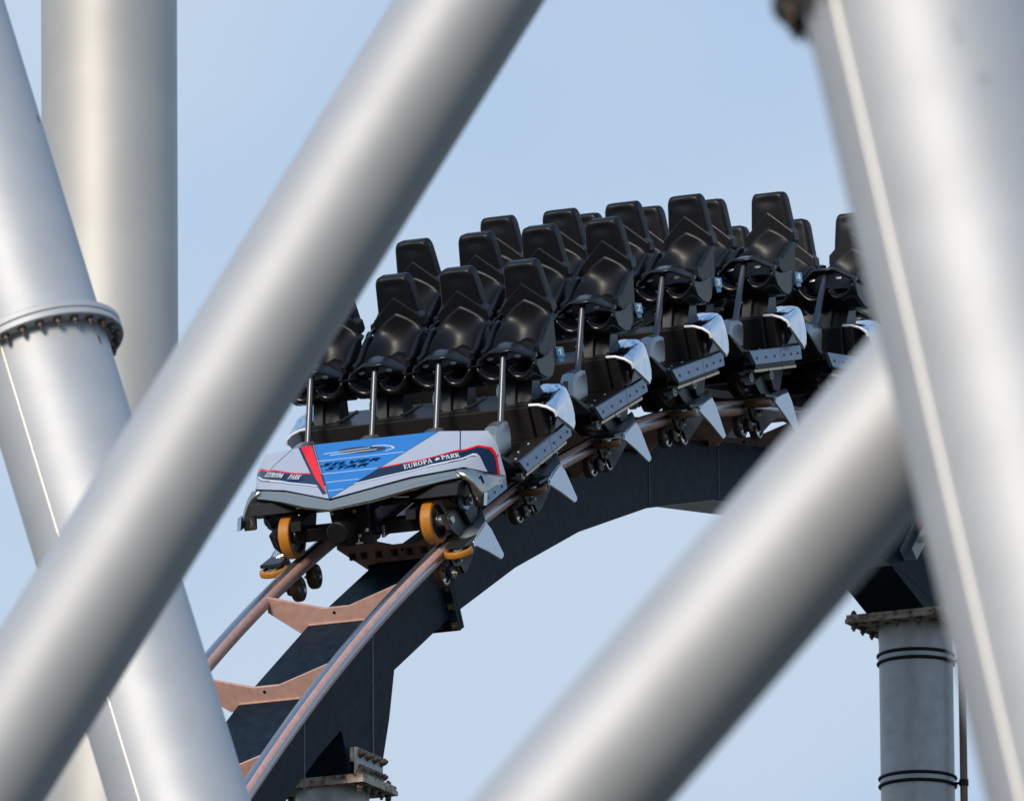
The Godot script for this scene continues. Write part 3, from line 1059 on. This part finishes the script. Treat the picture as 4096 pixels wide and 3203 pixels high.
func bogie(car: Node3D) -> void:
	for s in [-1.0, 1.0]:
		wheel("road_wheel", car, Vector3(s * HALF_GAUGE, RAIL_R + 0.197, 0.87), Vector3.RIGHT, 0.197, 0.052, 1.0)
		wheel("guide_wheel", car, Vector3(s * (HALF_GAUGE + RAIL_R + 0.131), -0.005, 0.95), Vector3.UP, 0.128, 0.03, 1.0)
		for z in [0.95, 0.58]:
			wheel("upstop_wheel", car, Vector3(s * 0.69, -RAIL_R - 0.112, z), Vector3.RIGHT, 0.111, 0.036, 1.0)
		var st := mb()
		# carrier plate outside the rail
		side(st, [Vector2(0.98, 0.33), Vector2(0.8, 0.36), Vector2(0.55, 0.3), Vector2(0.42, 0.12), Vector2(0.42, 0.05), Vector2(0.62, 0.02), Vector2(0.8, 0.1), Vector2(0.93, 0.2)], s * 0.80, s * 0.85, 0.008)
		side(st, [Vector2(1.0, 0.075), Vector2(0.42, 0.075), Vector2(0.42, 0.045), Vector2(1.0, 0.045)], s * 0.79, s * 0.985, 0.006)
		part("bogie_frame", st, "bracket", car)
		st = mb()
		cyl(st, Vector3(s * 0.73, 0.271, 0.87), Vector3(s * 0.8, 0.271, 0.87), 0.05, 18, 0.006)
		cyl(st, Vector3(s * 0.84, 0.271, 0.87), Vector3(s * 0.865, 0.271, 0.87), 0.036, 18, 0.004)
		part("axle_cap", st, "steel", car)
		st = mb()
		side(st, [Vector2(1.02, -0.04), Vector2(0.3, -0.04), Vector2(0.36, -0.075), Vector2(0.72, -0.235), Vector2(0.8, -0.235), Vector2(0.84, -0.16), Vector2(0.98, -0.12)], s * 0.80, s * 0.83, 0.006)
		side(st, [Vector2(0.99, -0.13), Vector2(0.9, -0.12), Vector2(0.86, -0.235), Vector2(0.93, -0.25), Vector2(0.99, -0.22)], s * 0.745, s * 0.79, 0.006)
		part("upstop_bracket", st, "frame", car)
		for b in [[-0.185, 0.95, 0.79], [-0.185, 0.58, 0.745], [-0.1, 0.88, 0.83], [-0.06, 0.78, 0.83]]:
			st = mb()
			hexbolt(st, Vector3(s * b[2], b[0], b[1]), Vector3(s, 0, 0), 0.018, 0.03)
			part("bolt", st, "zinc", car)
		# chromed wing over the bogie
		var wing := mb()
		var out_ := [Vector2(0.82, 0.0), Vector2(0.795, 0.045), Vector2(0.65, 0.085), Vector2(0.50, 0.115), Vector2(0.43, 0.04), Vector2(0.28, -0.24), Vector2(0.30, -0.262), Vector2(0.36, -0.268), Vector2(0.6, -0.12)]
		side(wing, out_, s * 0.985, s * 1.003, 0.006)
		var rows: Array = []
		for k in 9:
			var a := k / 8.0
			var z := lerpf(0.80, 0.5, a)
			var y: float = lerpf(0.043, 0.115, a)
			var inn := Vector3(s * lerpf(0.80, 0.83, a), lerpf(0.085, 0.18, a), lerpf(0.745, 0.17, a))
			var e := Vector3(s * 1.0, y, z)
			var m1 := inn.lerp(e, 0.5) + Vector3(0, 0.02, 0)
			rows.append([inn, inn.lerp(m1, 0.6) + Vector3(0, 0.004, 0), m1, m1.lerp(e, 0.6) + Vector3(0, 0.006, 0), e])
		shell(wing, rows, Vector3(0, -0.012, 0))
		# folded lip at its front
		tube(wing, [Vector3(s * 0.80, 0.08, 0.752), Vector3(s * 0.9, 0.075, 0.785), Vector3(s * 0.985, 0.038, 0.815), Vector3(s * 0.995, 0.0, 0.828)], 0.009, 8)
		part("bogie_wing", wing, "silver_paint", car)
	var ax := mb()
	box(ax, Vector3(-0.62, 0.22, 0.8), Vector3(0.62, 0.34, 0.94), 0.01)
	box(ax, Vector3(-0.16, 0.24, -0.9), Vector3(0.16, 0.42, 1.0), 0.012)
	part("axle_beam", ax, "frame", car)
	for s in [-1.0, 1.0]:
		var st := mb()
		side(st, [Vector2(0.62, 0.44), Vector2(1.02, 0.44), Vector2(1.05, 0.36), Vector2(0.9, 0.30), Vector2(0.72, 0.30)], s * 0.5, s * 0.6, 0.008)
		side(st, [Vector2(0.2, 0.46), Vector2(0.9, 0.46), Vector2(0.72, 0.36), Vector2(0.6, 0.14), Vector2(0.46, 0.12), Vector2(0.36, 0.3)], s * 0.86, s * 0.9, 0.008)
		part("suspension_arm", st, "frame", car)

func fender(s: float) -> SurfaceTool:
	var st := mb()
	var sec := [
		[-0.765, [Vector2(1.065, 0.80), Vector2(1.15, 0.795), Vector2(1.235, 0.765), Vector2(1.29, 0.725), Vector2(1.303, 0.70), Vector2(1.305, 0.675)]],
		[-0.82, [Vector2(1.05, 0.812), Vector2(1.15, 0.81), Vector2(1.24, 0.785), Vector2(1.293, 0.75), Vector2(1.305, 0.70), Vector2(1.307, 0.625)]],
		[-0.92, [Vector2(1.04, 0.83), Vector2(1.15, 0.83), Vector2(1.24, 0.81), Vector2(1.295, 0.775), Vector2(1.308, 0.68), Vector2(1.309, 0.545)]],
		[-1.02, [Vector2(1.03, 0.848), Vector2(1.15, 0.85), Vector2(1.24, 0.835), Vector2(1.295, 0.80), Vector2(1.308, 0.66), Vector2(1.307, 0.475)]],
		[-1.085, [Vector2(1.03, 0.858), Vector2(1.15, 0.86), Vector2(1.235, 0.845), Vector2(1.29, 0.81), Vector2(1.303, 0.66), Vector2(1.303, 0.468)]],
		[-1.16, [Vector2(1.03, 0.865), Vector2(1.14, 0.865), Vector2(1.22, 0.85), Vector2(1.27, 0.81), Vector2(1.295, 0.68), Vector2(1.297, 0.54)]],
		[-1.25, [Vector2(1.04, 0.858), Vector2(1.12, 0.856), Vector2(1.17, 0.84), Vector2(1.21, 0.80), Vector2(1.24, 0.73), Vector2(1.25, 0.66)]]]
	var rows: Array = []
	for j in 25:
		var v := j / 24.0 * 6.0
		var r: Array = []
		for i in 16:
			var w := i / 15.0 * 5.0
			var px: Array = []
			var py: Array = []
			var pz: Array = []
			for k in 7:
				var tx: Array = []
				var ty: Array = []
				for c in 6:
					tx.append([c, sec[k][1][c].x])
					ty.append([c, sec[k][1][c].y])
				px.append([k, look_smooth(tx, w)])
				py.append([k, look_smooth(ty, w)])
				pz.append([k, sec[k][0]])
			r.append(Vector3(s * look_smooth(px, v), look_smooth(py, v), look_smooth(pz, v)))
		rows.append(r)
	shell(st, rows, Vector3(-s * 0.014, -0.012, 0))
	return st

func fender_lip(s: float) -> SurfaceTool:
	var st := mb()
	var lip: Array = []
	for p in [Vector2(1.065, 0.80), Vector2(1.15, 0.795), Vector2(1.235, 0.765), Vector2(1.29, 0.725), Vector2(1.303, 0.70), Vector2(1.305, 0.675)]:
		lip.append(Vector3(s * p.x, p.y - 0.006, -0.755))
	tube(st, lip, 0.014, 10)
	return st

func build_car() -> Node3D:
	var car := thing("coaster_car", "black four-seat coaster car with silver fenders", "coaster car", "cars of the train")
	var st := mb()
	box(st, Vector3(-1.165, 0.43, -1.2), Vector3(1.165, 0.495, -0.01), 0.006)
	part("floor", st, "body", car)
	st = mb()
	side(st, [Vector2(-0.02, 0.47), Vector2(-0.02, 0.497), Vector2(0.31, 0.665), Vector2(0.33, 0.655), Vector2(0.02, 0.45)], -1.16, 1.16, 0.004)
	part("toe_board", st, "frame", car)
	st = mb()
	box(st, Vector3(-1.15, 0.495, -1.25), Vector3(1.06, 0.787, -0.73), 0.009)
	part("body_box", st, "body", car)
	for s in [-1.0, 1.0]:
		st = mb()
		side(st, [Vector2(0.0, 0.492), Vector2(-0.115, 0.362), Vector2(-0.722, 0.362), Vector2(-0.722, 0.492)], s * 1.168, s * 1.205, 0.003)
		var p := part("side_plate", st, "plate", car)
		bolts(p, s, [-0.16, -0.37, -0.58])
		st = mb()
		side(st, [Vector2(-0.726, 0.492), Vector2(-0.726, 0.362), Vector2(-1.212, 0.362), Vector2(-1.215, 0.492)], s * 1.168, s * 1.205, 0.003)
		p = part("side_plate", st, "plate", car)
		bolts(p, s, [-0.80, -0.97, -1.13])
		st = mb()
		side(st, [Vector2(-0.78, 0.497), Vector2(-0.755, 0.785), Vector2(-1.0, 0.785), Vector2(-1.0, 0.497)], s * 1.065, s * 1.165, 0.012)
		part("corner_pillar", st, "body", car)
		st = mb()
		var curve: Array = [Vector2(-0.85, 0.497)]
		for k in 7:
			var a := k / 6.0
			curve.append(Vector2(lerpf(-0.87, -0.99, a * a), lerpf(0.53, 0.76, a)))
		curve.append_array([Vector2(-1.23, 0.76), Vector2(-1.23, 0.497)])
		side(st, curve, s * 1.14, s * 1.197, 0.02)
		part("side_panel", st, "gloss", car)
		var fd := part("fender", fender(s), "chrome", car)
		part("lip", fender_lip(s), "lip", fd)
		# underframe and the contact strip below it
		st = mb()
		box(st, Vector3(minf(s * 0.92, s * 1.06), 0.31, -1.2), Vector3(maxf(s * 0.92, s * 1.06), 0.43, -0.18), 0.006)
		box(st, Vector3(minf(s * 1.06, s * 1.14), 0.325, -1.2), Vector3(maxf(s * 1.06, s * 1.14), 0.36, -0.25), 0.004)
		part("underframe", st, "frame", car)
		for k in 3:
			st = mb()
			box(st, Vector3(minf(s * 1.1, s * 1.135), 0.294, -0.56 - 0.335 * k), Vector3(maxf(s * 1.1, s * 1.135), 0.317, -0.235 - 0.335 * k), 0.003)
			part("contact_strip", st, "fin", car)
		for z in [-0.47, -0.95]:
			st = mb()
			cyl(st, Vector3(s * 0.94, 0.25, z), Vector3(s * 1.0, 0.25, z), 0.045, 20, 0.004)
			cyl(st, Vector3(s * 0.9, 0.25, z), Vector3(s * 0.95, 0.25, z), 0.03, 12)
			var disc := part("pivot_cap", st, "galvanised", car)
			for e in [[0.012, 0.0], [-0.012, 0.012], [-0.012, -0.012]]:
				st = mb()
				cyl(st, Vector3(s * 1.0, 0.25 + e[0], z + e[1]), Vector3(s * 1.006, 0.25 + e[0], z + e[1]), 0.006, 6)
				part("bolt", st, "bolt", disc)
		st = mb()
		side(st, [Vector2(-0.3, 0.4), Vector2(-1.05, 0.4), Vector2(-1.0, 0.28), Vector2(-0.75, 0.18), Vector2(-0.55, 0.18)], s * 0.84, s * 0.9, 0.008)
		part("suspension_arm", st, "frame", car)
		for z in [-0.57, -0.323, -0.1]:
			st = mb()
			cyl(st, Vector3(s * (1.067 if z < -0.2 else 1.13), 0.495, z), Vector3(s * (1.067 if z < -0.2 else 1.13), 0.501, z), 0.009, 8)
			part("floor_rivet", st, "white", car)
	var sm: Dictionary = shared.seat
	for i in 4:
		var x := (i - 1.5) * 0.62
		var seat := inst("seat", sm.bucket, "seat", car, Vector3(x, 0, 0))
		inst("headrest", sm.head, "seat", seat)
		inst("shoulder_panel", sm.shoulder, "seat", seat)
		inst("bolster", sm.bolster_left, "seat", seat)
		inst("bolster", sm.bolster_right, "seat", seat)
		inst("seat_pan", sm.pan, "pad", seat)
		inst("cushion", sm.cushion, "seat", seat)
		inst("pedestal", sm.pedestal, "bracket", seat)
		if i < 3:
			inst("strut", sm.strut, "bracket", seat)
		var lap := inst("lap_bar", sm.lap, "pad", car, Vector3(x, 0, 0))
		inst("post", sm.post, "post", lap)
		inst("grip", sm.grip_left, "steel", lap)
		inst("grip", sm.grip_right, "steel", lap)
		inst("post_fairing", sm.fairing, "fairing", car, Vector3(x, 0, 0))
	bogie(car)
	return car

func bolts(p: Node3D, s: float, zs: Array) -> void:
	for z in zs:
		var st := mb()
		cyl(st, Vector3(s * 1.205, 0.42, z), Vector3(s * 1.211, 0.42, z), 0.013, 10, 0.002)
		part("bolt", st, "bolt", p)

func train() -> void:
	shared.seat = seat_mesh()
	var first := build_car()
	var labels := ["leading coaster car with pointed silver and blue nose and amber wheels",
		"black four-seat coaster car marked 2, second behind the pointed nose",
		"black four-seat coaster car marked 3, third behind the pointed nose",
		"black four-seat coaster car marked 4, fourth behind the pointed nose",
		"fifth coaster car, half hidden behind the blurred column at right",
		"sixth coaster car, rearmost, almost hidden behind the right column"]
	var cars: Array = [first]
	for i in range(1, 6):
		var c: Node3D = first.duplicate()
		c.name = "coaster_car_%03d" % i
		add_child(c)
		cars.append(c)
	for i in 6:
		cars[i].transform = frame(1.0 + i)
		cars[i].set_meta("label", labels[i])
		if i > 0:
			for o in cars[i].get_children():
				var nm := String(o.name)
				if nm.begins_with("road_wheel") or nm.begins_with("upstop_wheel"):
					o.material_override = M.worn_tyre
				elif nm.begins_with("guide_wheel"):
					o.material_override = M.brown_tyre
		if i < 4:
			tag(cars[i], str(i + 1))
	for o in first.get_children():
		if String(o.name).begins_with("upstop_wheel"):
			o.material_override = M.brown_tyre
	nose(first)

func tag(car: Node3D, s: String) -> void:
	var st := mb()
	var face := Transform3D(Basis(Vector3(cos(0.75), 0, -sin(0.75)), Vector3(0, 1, 0), Vector3(sin(0.75), 0, cos(0.75))), Vector3(1.235, 1.11, -1.27))
	prism(st, [Vector2(-0.035, 0.055), Vector2(-0.035, -0.035), Vector2(0.035, -0.055), Vector2(0.035, 0.035)], -0.01, 0.0, 0.002, face)
	prism(st, [Vector2(-0.03, -0.03), Vector2(-0.02, -0.09), Vector2(0.02, -0.09), Vector2(0.02, -0.04)], -0.02, -0.008, 0.002, face)
	prism(st, [Vector2(-0.09, 0.02), Vector2(-0.09, -0.01), Vector2(0.0, -0.01), Vector2(0.0, 0.02)], -0.02, -0.008, 0.002, face)
	var p := part("number_plate", st, "tag", car)
	text("number", s, 0.075, "white", p, Transform3D(face.basis, face * Vector3(0, 0.0, 0.003)))

# ------------------------------------------------------------------ nose of the leading car
func hood_tri(st: SurfaceTool, a: Vector3, b: Vector3, c: Vector3, n: int, sg: int) -> void:
	for i in n:
		for j in n - i:
			var f := func(u: int, v: int) -> Vector3: return a + (b - a) * (float(u) / n) + (c - a) * (float(v) / n)
			var tris := [[f.call(i, j), f.call(i + 1, j), f.call(i, j + 1)]]
			if j < n - i - 1:
				tris.append([f.call(i + 1, j), f.call(i + 1, j + 1), f.call(i, j + 1)])
			for t in tris:
				st.set_smooth_group(flat if sg < 0 else sg)
				for p in t:
					var uv := hp(p.x, p.z)
					st.set_uv(Vector2(uv.x / HW, uv.y / HH))
					st.add_vertex(p)

func nose(car: Node3D) -> void:
	var T := Vector3(0, 0.716, 1.41)
	var C := Vector3(0.6, 0.897, 0.2)
	var O := Vector3(1.07, 0.86, 0.22)
	var G1 := Vector3(0.6, 0.722, 0.98)
	var G2 := Vector3(1.0, 0.69, 0.72)
	var S := Vector3(1.2, 0.47, 0.33)
	var O2 := Vector3(1.15, 0.75, 0.27)
	var flip := func(p: Vector3) -> Vector3: return Vector3(-p.x, p.y, p.z)
	var st := mb()
	hood_tri(st, T, C, flip.call(C), 1, -1)
	hood_tri(st, C, C + Vector3(0, -0.03, -0.03), flip.call(C), 1, -1)
	hood_tri(st, C + Vector3(0, -0.03, -0.03), flip.call(C) + Vector3(0, -0.03, -0.03), flip.call(C), 1, -1)
	var hood := part("nose_hood", st, "hood", car)
	for s in [1.0, -1.0]:
		st = mb()
		var P := func(p: Vector3) -> Vector3: return Vector3(p.x * s, p.y, p.z)
		for t in [[T, C, G1], [C, O, G1], [O, G2, G1], [O, O2, G2], [O2, S, G2]]:
			hood_tri(st, P.call(t[0]), P.call(t[1]), P.call(t[2]), 1, 2)
		# back edge folded down
		for e in [[C, O], [O, O2], [O2, S]]:
			var dn := Vector3(-0.01, -0.03, -0.02)
			hood_tri(st, P.call(e[0]), P.call(e[1]), P.call(e[1] + dn), 1, -1)
			hood_tri(st, P.call(e[0]), P.call(e[1] + dn), P.call(e[0] + dn), 1, -1)
		part("nose_wing", st, "hood", car)
		# dark joint below the hood, then the silver bumper
		st = mb()
		var path := [Vector3(0, 0.716, 1.41), Vector3(0.3, 0.722, 1.195), Vector3(0.6, 0.722, 0.98), Vector3(0.85, 0.705, 0.815), Vector3(1.0, 0.69, 0.72), Vector3(1.09, 0.61, 0.6), Vector3(1.2, 0.47, 0.33)]
		var rows: Array = []
		for p in path:
			rows.append([P.call(p + Vector3(-0.012, -0.001, -0.02)), P.call(p + Vector3(-0.012, -0.03, -0.022))])
		grid(st, rows, 1)
		part("joint", st, "rubber", car)
		st = mb()
		rows = []
		var hgt := [0.115, 0.14, 0.125, 0.1, 0.085]
		for k in 5:
			var p: Vector3 = path[k]
			var h: float = hgt[k]
			var outw := Vector3(0.55, 0, 0.83) if k > 0 else Vector3(0, 0, 1)
			var r: Array = []
			for e in [[-0.006, -0.016], [0.006, -0.024], [0.012, -0.2 * h - 0.02], [0.03, -0.42 * h - 0.016], [0.048, -0.6 * h - 0.014], [0.05, -0.78 * h - 0.01], [0.03, -0.97 * h], [-0.01, -h - 0.004], [-0.1, -h + 0.005], [-0.22, -h + 0.02]]:
				r.append(P.call(p + outw * e[0] + Vector3(0, e[1], 0)))
			rows.append(r)
		# the outer end turns down into a leg in front of the side plate
		var legs := [[Vector3(1.06, 0.62, 0.70), 0.02], [Vector3(1.1, 0.52, 0.735), 0.0], [Vector3(1.12, 0.42, 0.765), 0.0], [Vector3(1.13, 0.345, 0.785), 0.0]]
		grid(st, rows, 1)
		part("bumper", st, "bumper", car)
		st = mb()
		rows = []
		for e in [[Vector3(0.93, 0.655, 0.775), Vector3(0.96, 0.69, 0.775), Vector3(1.04, 0.67, 0.715), Vector3(1.1, 0.6, 0.6), Vector3(1.2, 0.468, 0.335)],
			[Vector3(0.97, 0.61, 0.77), Vector3(1.0, 0.63, 0.8), Vector3(1.085, 0.61, 0.745), Vector3(1.14, 0.55, 0.62), Vector3(1.205, 0.463, 0.345)],
			[Vector3(1.01, 0.56, 0.75), Vector3(1.035, 0.565, 0.80), Vector3(1.115, 0.55, 0.765), Vector3(1.165, 0.515, 0.65), Vector3(1.207, 0.46, 0.36)],
			[Vector3(1.045, 0.45, 0.76), Vector3(1.06, 0.45, 0.80), Vector3(1.145, 0.45, 0.79), Vector3(1.19, 0.455, 0.70), Vector3(1.208, 0.458, 0.42)],
			[Vector3(1.06, 0.345, 0.775), Vector3(1.07, 0.345, 0.805), Vector3(1.15, 0.345, 0.80), Vector3(1.165, 0.345, 0.77), Vector3(1.17, 0.345, 0.75)]]:
			var r: Array = []
			for p in e:
				r.append(P.call(p))
			rows.append(r)
		shell(st, rows, Vector3(-s * 0.015, -0.004, -0.015))
		var leg := part("bumper_leg", st, "bumper", car)
		if s > 0:
			text("number", "1", 0.105, "ink", leg, Transform3D(Basis(Vector3(0.384, -0.269, -0.883), Vector3(-0.378, 0.827, -0.417), Vector3(0.843, 0.494, 0.216)), Vector3(1.136, 0.557, 0.70)))
		st = mb()
		side(st, [Vector2(0.85, 0.362), Vector2(0.36, 0.362), Vector2(0.34, 0.458), Vector2(0.78, 0.458)], s * 1.165, s * 1.2, 0.003)
		var pl := part("side_plate", st, "plate", car)
		for z in [0.46, 0.63, 0.79]:
			st = mb()
			cyl(st, Vector3(s * 1.2, 0.412, z), Vector3(s * 1.206, 0.412, z), 0.013, 10, 0.002)
			part("bolt", st, "bolt", pl)
		# hanger with its round bearing behind the leg
		st = mb()
		side(st, [Vector2(0.78, 0.5), Vector2(0.62, 0.5), Vector2(0.58, 0.42), Vector2(0.62, 0.31), Vector2(0.7, 0.29), Vector2(0.78, 0.34)], s * 0.9, s * 0.94, 0.006)
		part("hanger_plate", st, "plate", car)
		st = mb()
		cyl(st, Vector3(s * 0.94, 0.385, 0.675), Vector3(s * 0.985, 0.385, 0.675), 0.055, 20, 0.006)
		cyl(st, Vector3(s * 0.985, 0.385, 0.675), Vector3(s * 1.0, 0.385, 0.675), 0.022, 12)
		part("bearing", st, "hub", car)
		st = mb()
		var bow: Array = []
		for k in 13:
			var a := k / 12.0
			bow.append(Vector3(s * lerpf(0.42, 0.95, a), 0.57 - 0.05 * sin(a * PI) , lerpf(1.02, 0.72, a)))
		tube(st, bow, 0.009, 6)
		part("cable", st, "zinc", car)
		st = mb()
		side(st, [Vector2(0.2, 0.6), Vector2(0.9, 0.6), Vector2(0.98, 0.52), Vector2(0.8, 0.44), Vector2(0.2, 0.44)], s * 0.2, s * 1.0, 0.01)
		part("underframe", st, "frame", car)
	# lettering
	var slope := Vector3(0, -0.15, 1.0).normalized()
	var nrm := Vector3(0, 1.0, 0.15).normalized()
	var base := Basis(Vector3(1, 0, 0), -slope, nrm)
	var lean := Basis(Vector3(1, 0, 0), Vector3(0.45, 1, 0), Vector3(0, 0, 1))
	for l in [["SILVER", 0.084, Vector3(-0.065, 0, 0), 0.672, 0.55], ["STAR", 0.084, Vector3(-0.065, 0, 0), 0.762, 0.4]]:
		var z: float = l[3]
		var y := 0.716 + (1.41 - z) * 0.1496 + 0.004
		var tm := text("lettering", l[0], l[1], "ink", hood, Transform3D.IDENTITY, "Droid Sans", 700, 0.002)
		var wid: float = tm.mesh.get_aabb().size.x
		tm.transform = Transform3D(base * lean * Basis.from_scale(Vector3(l[4] / wid, 1, 1)), Vector3(l[2].x, y, z))
	# park name on the two wings, laid along the navy band
	var wings := [Vector3(0.47, 0, 0.86), Vector3(0.745, 0, 0.715), Vector3(0.93, 0, 0.605)]
	for s in [1.0, -1.0]:
		var a := wing_point(0.49, 0.835)
		var bpt := wing_point(0.715, 0.715)
		var c := wing_point(0.785, 0.678)
		var d := wing_point(0.925, 0.59)
		for e in ([["EUROPA", a, bpt], ["PARK", c, d]] if s > 0 else [["PARK", a, wing_point(0.63, 0.763)], ["EUROPA", wing_point(0.70, 0.725), d]]):
			var p0: Vector3 = e[1]
			var p1: Vector3 = e[2]
			if s < 0:
				var q := Vector3(-p0.x, p0.y, p0.z)
				p0 = Vector3(-p1.x, p1.y, p1.z)
				p1 = q
			var mid := (p0 + p1) * 0.5
			var ex := (p1 - p0).normalized()
			var nn := Vector3(0.25 * s, 0.9, 0.42)
			nn = (nn - ex * nn.dot(ex)).normalized()
			var ey := nn.cross(ex).normalized()
			var tm := text("lettering", e[0], 0.075, "silver_ink", hood, Transform3D(Basis(ex, ey, nn), mid + nn * (0.006 if s > 0 else 0.017)), "Droid Serif", 700, 0.002)
			var wid: float = tm.mesh.get_aabb().size.x
			tm.transform.basis = Basis(ex * (p0.distance_to(p1) / wid), ey, nn)
	# coupler with its round buffer
	st = mb()
	cyl(st, Vector3(0, 0.4, 1.12), Vector3(0, 0.4, 1.41), 0.1, 32, 0.012)
	part("buffer", st, "rubber", car)
	st = mb()
	box(st, Vector3(-0.16, 0.2, 1.05), Vector3(0.2, 0.6, 1.13), 0.008)
	box(st, Vector3(-0.14, 0.24, 0.3), Vector3(0.18, 0.5, 1.05), 0.008)
	box(st, Vector3(0.185, 0.27, 0.9), Vector3(0.235, 0.48, 1.06), 0.01)
	var cp := part("coupler_block", st, "frame", car)
	for b in [Vector2(0.085, 0.51), Vector2(0.165, 0.33), Vector2(0.085, 0.285), Vector2(-0.13, 0.51)]:
		st = mb()
		cyl(st, Vector3(b.x, b.y, 1.13), Vector3(b.x, b.y, 1.15), 0.017, 12, 0.003)
		part("bolt", st, "zinc", cp)
	st = mb()
	box(st, Vector3(0.03, 0.212, 1.13), Vector3(0.095, 0.224, 1.133), 0.0)
	box(st, Vector3(0.056, 0.224, 1.13), Vector3(0.07, 0.255, 1.133), 0.0)
	part("mark", st, "white", cp)
	st = mb()
	side(st, [Vector2(1.0, 0.21), Vector2(0.96, 0.31), Vector2(0.1, 0.31), Vector2(0.1, 0.2)], 0.22, 0.25, 0.003)
	part("brake_fin", st, "steel", car)

func wing_point(x: float, z: float) -> Vector3:
	# height of the wing skin over (x, z): its three facets
	var T := Vector3(0, 0.716, 1.41)
	var C := Vector3(0.6, 0.897, 0.2)
	var O := Vector3(1.07, 0.86, 0.22)
	var G1 := Vector3(0.6, 0.722, 0.98)
	var G2 := Vector3(1.0, 0.69, 0.72)
	var best := Vector3(x, 0.76, z)
	for t in [[T, C, G1], [C, O, G1], [O, G2, G1]]:
		var n: Vector3 = (t[1] - t[0]).cross(t[2] - t[0])
		var p := Vector2(x, z)
		var a := Vector2(t[0].x, t[0].z)
		var b := Vector2(t[1].x, t[1].z)
		var c := Vector2(t[2].x, t[2].z)
		if Geometry2D.point_is_inside_triangle(p, a, b, c):
			best.y = t[0].y - (n.x * (x - t[0].x) + n.z * (z - t[0].z)) / n.y
	return best
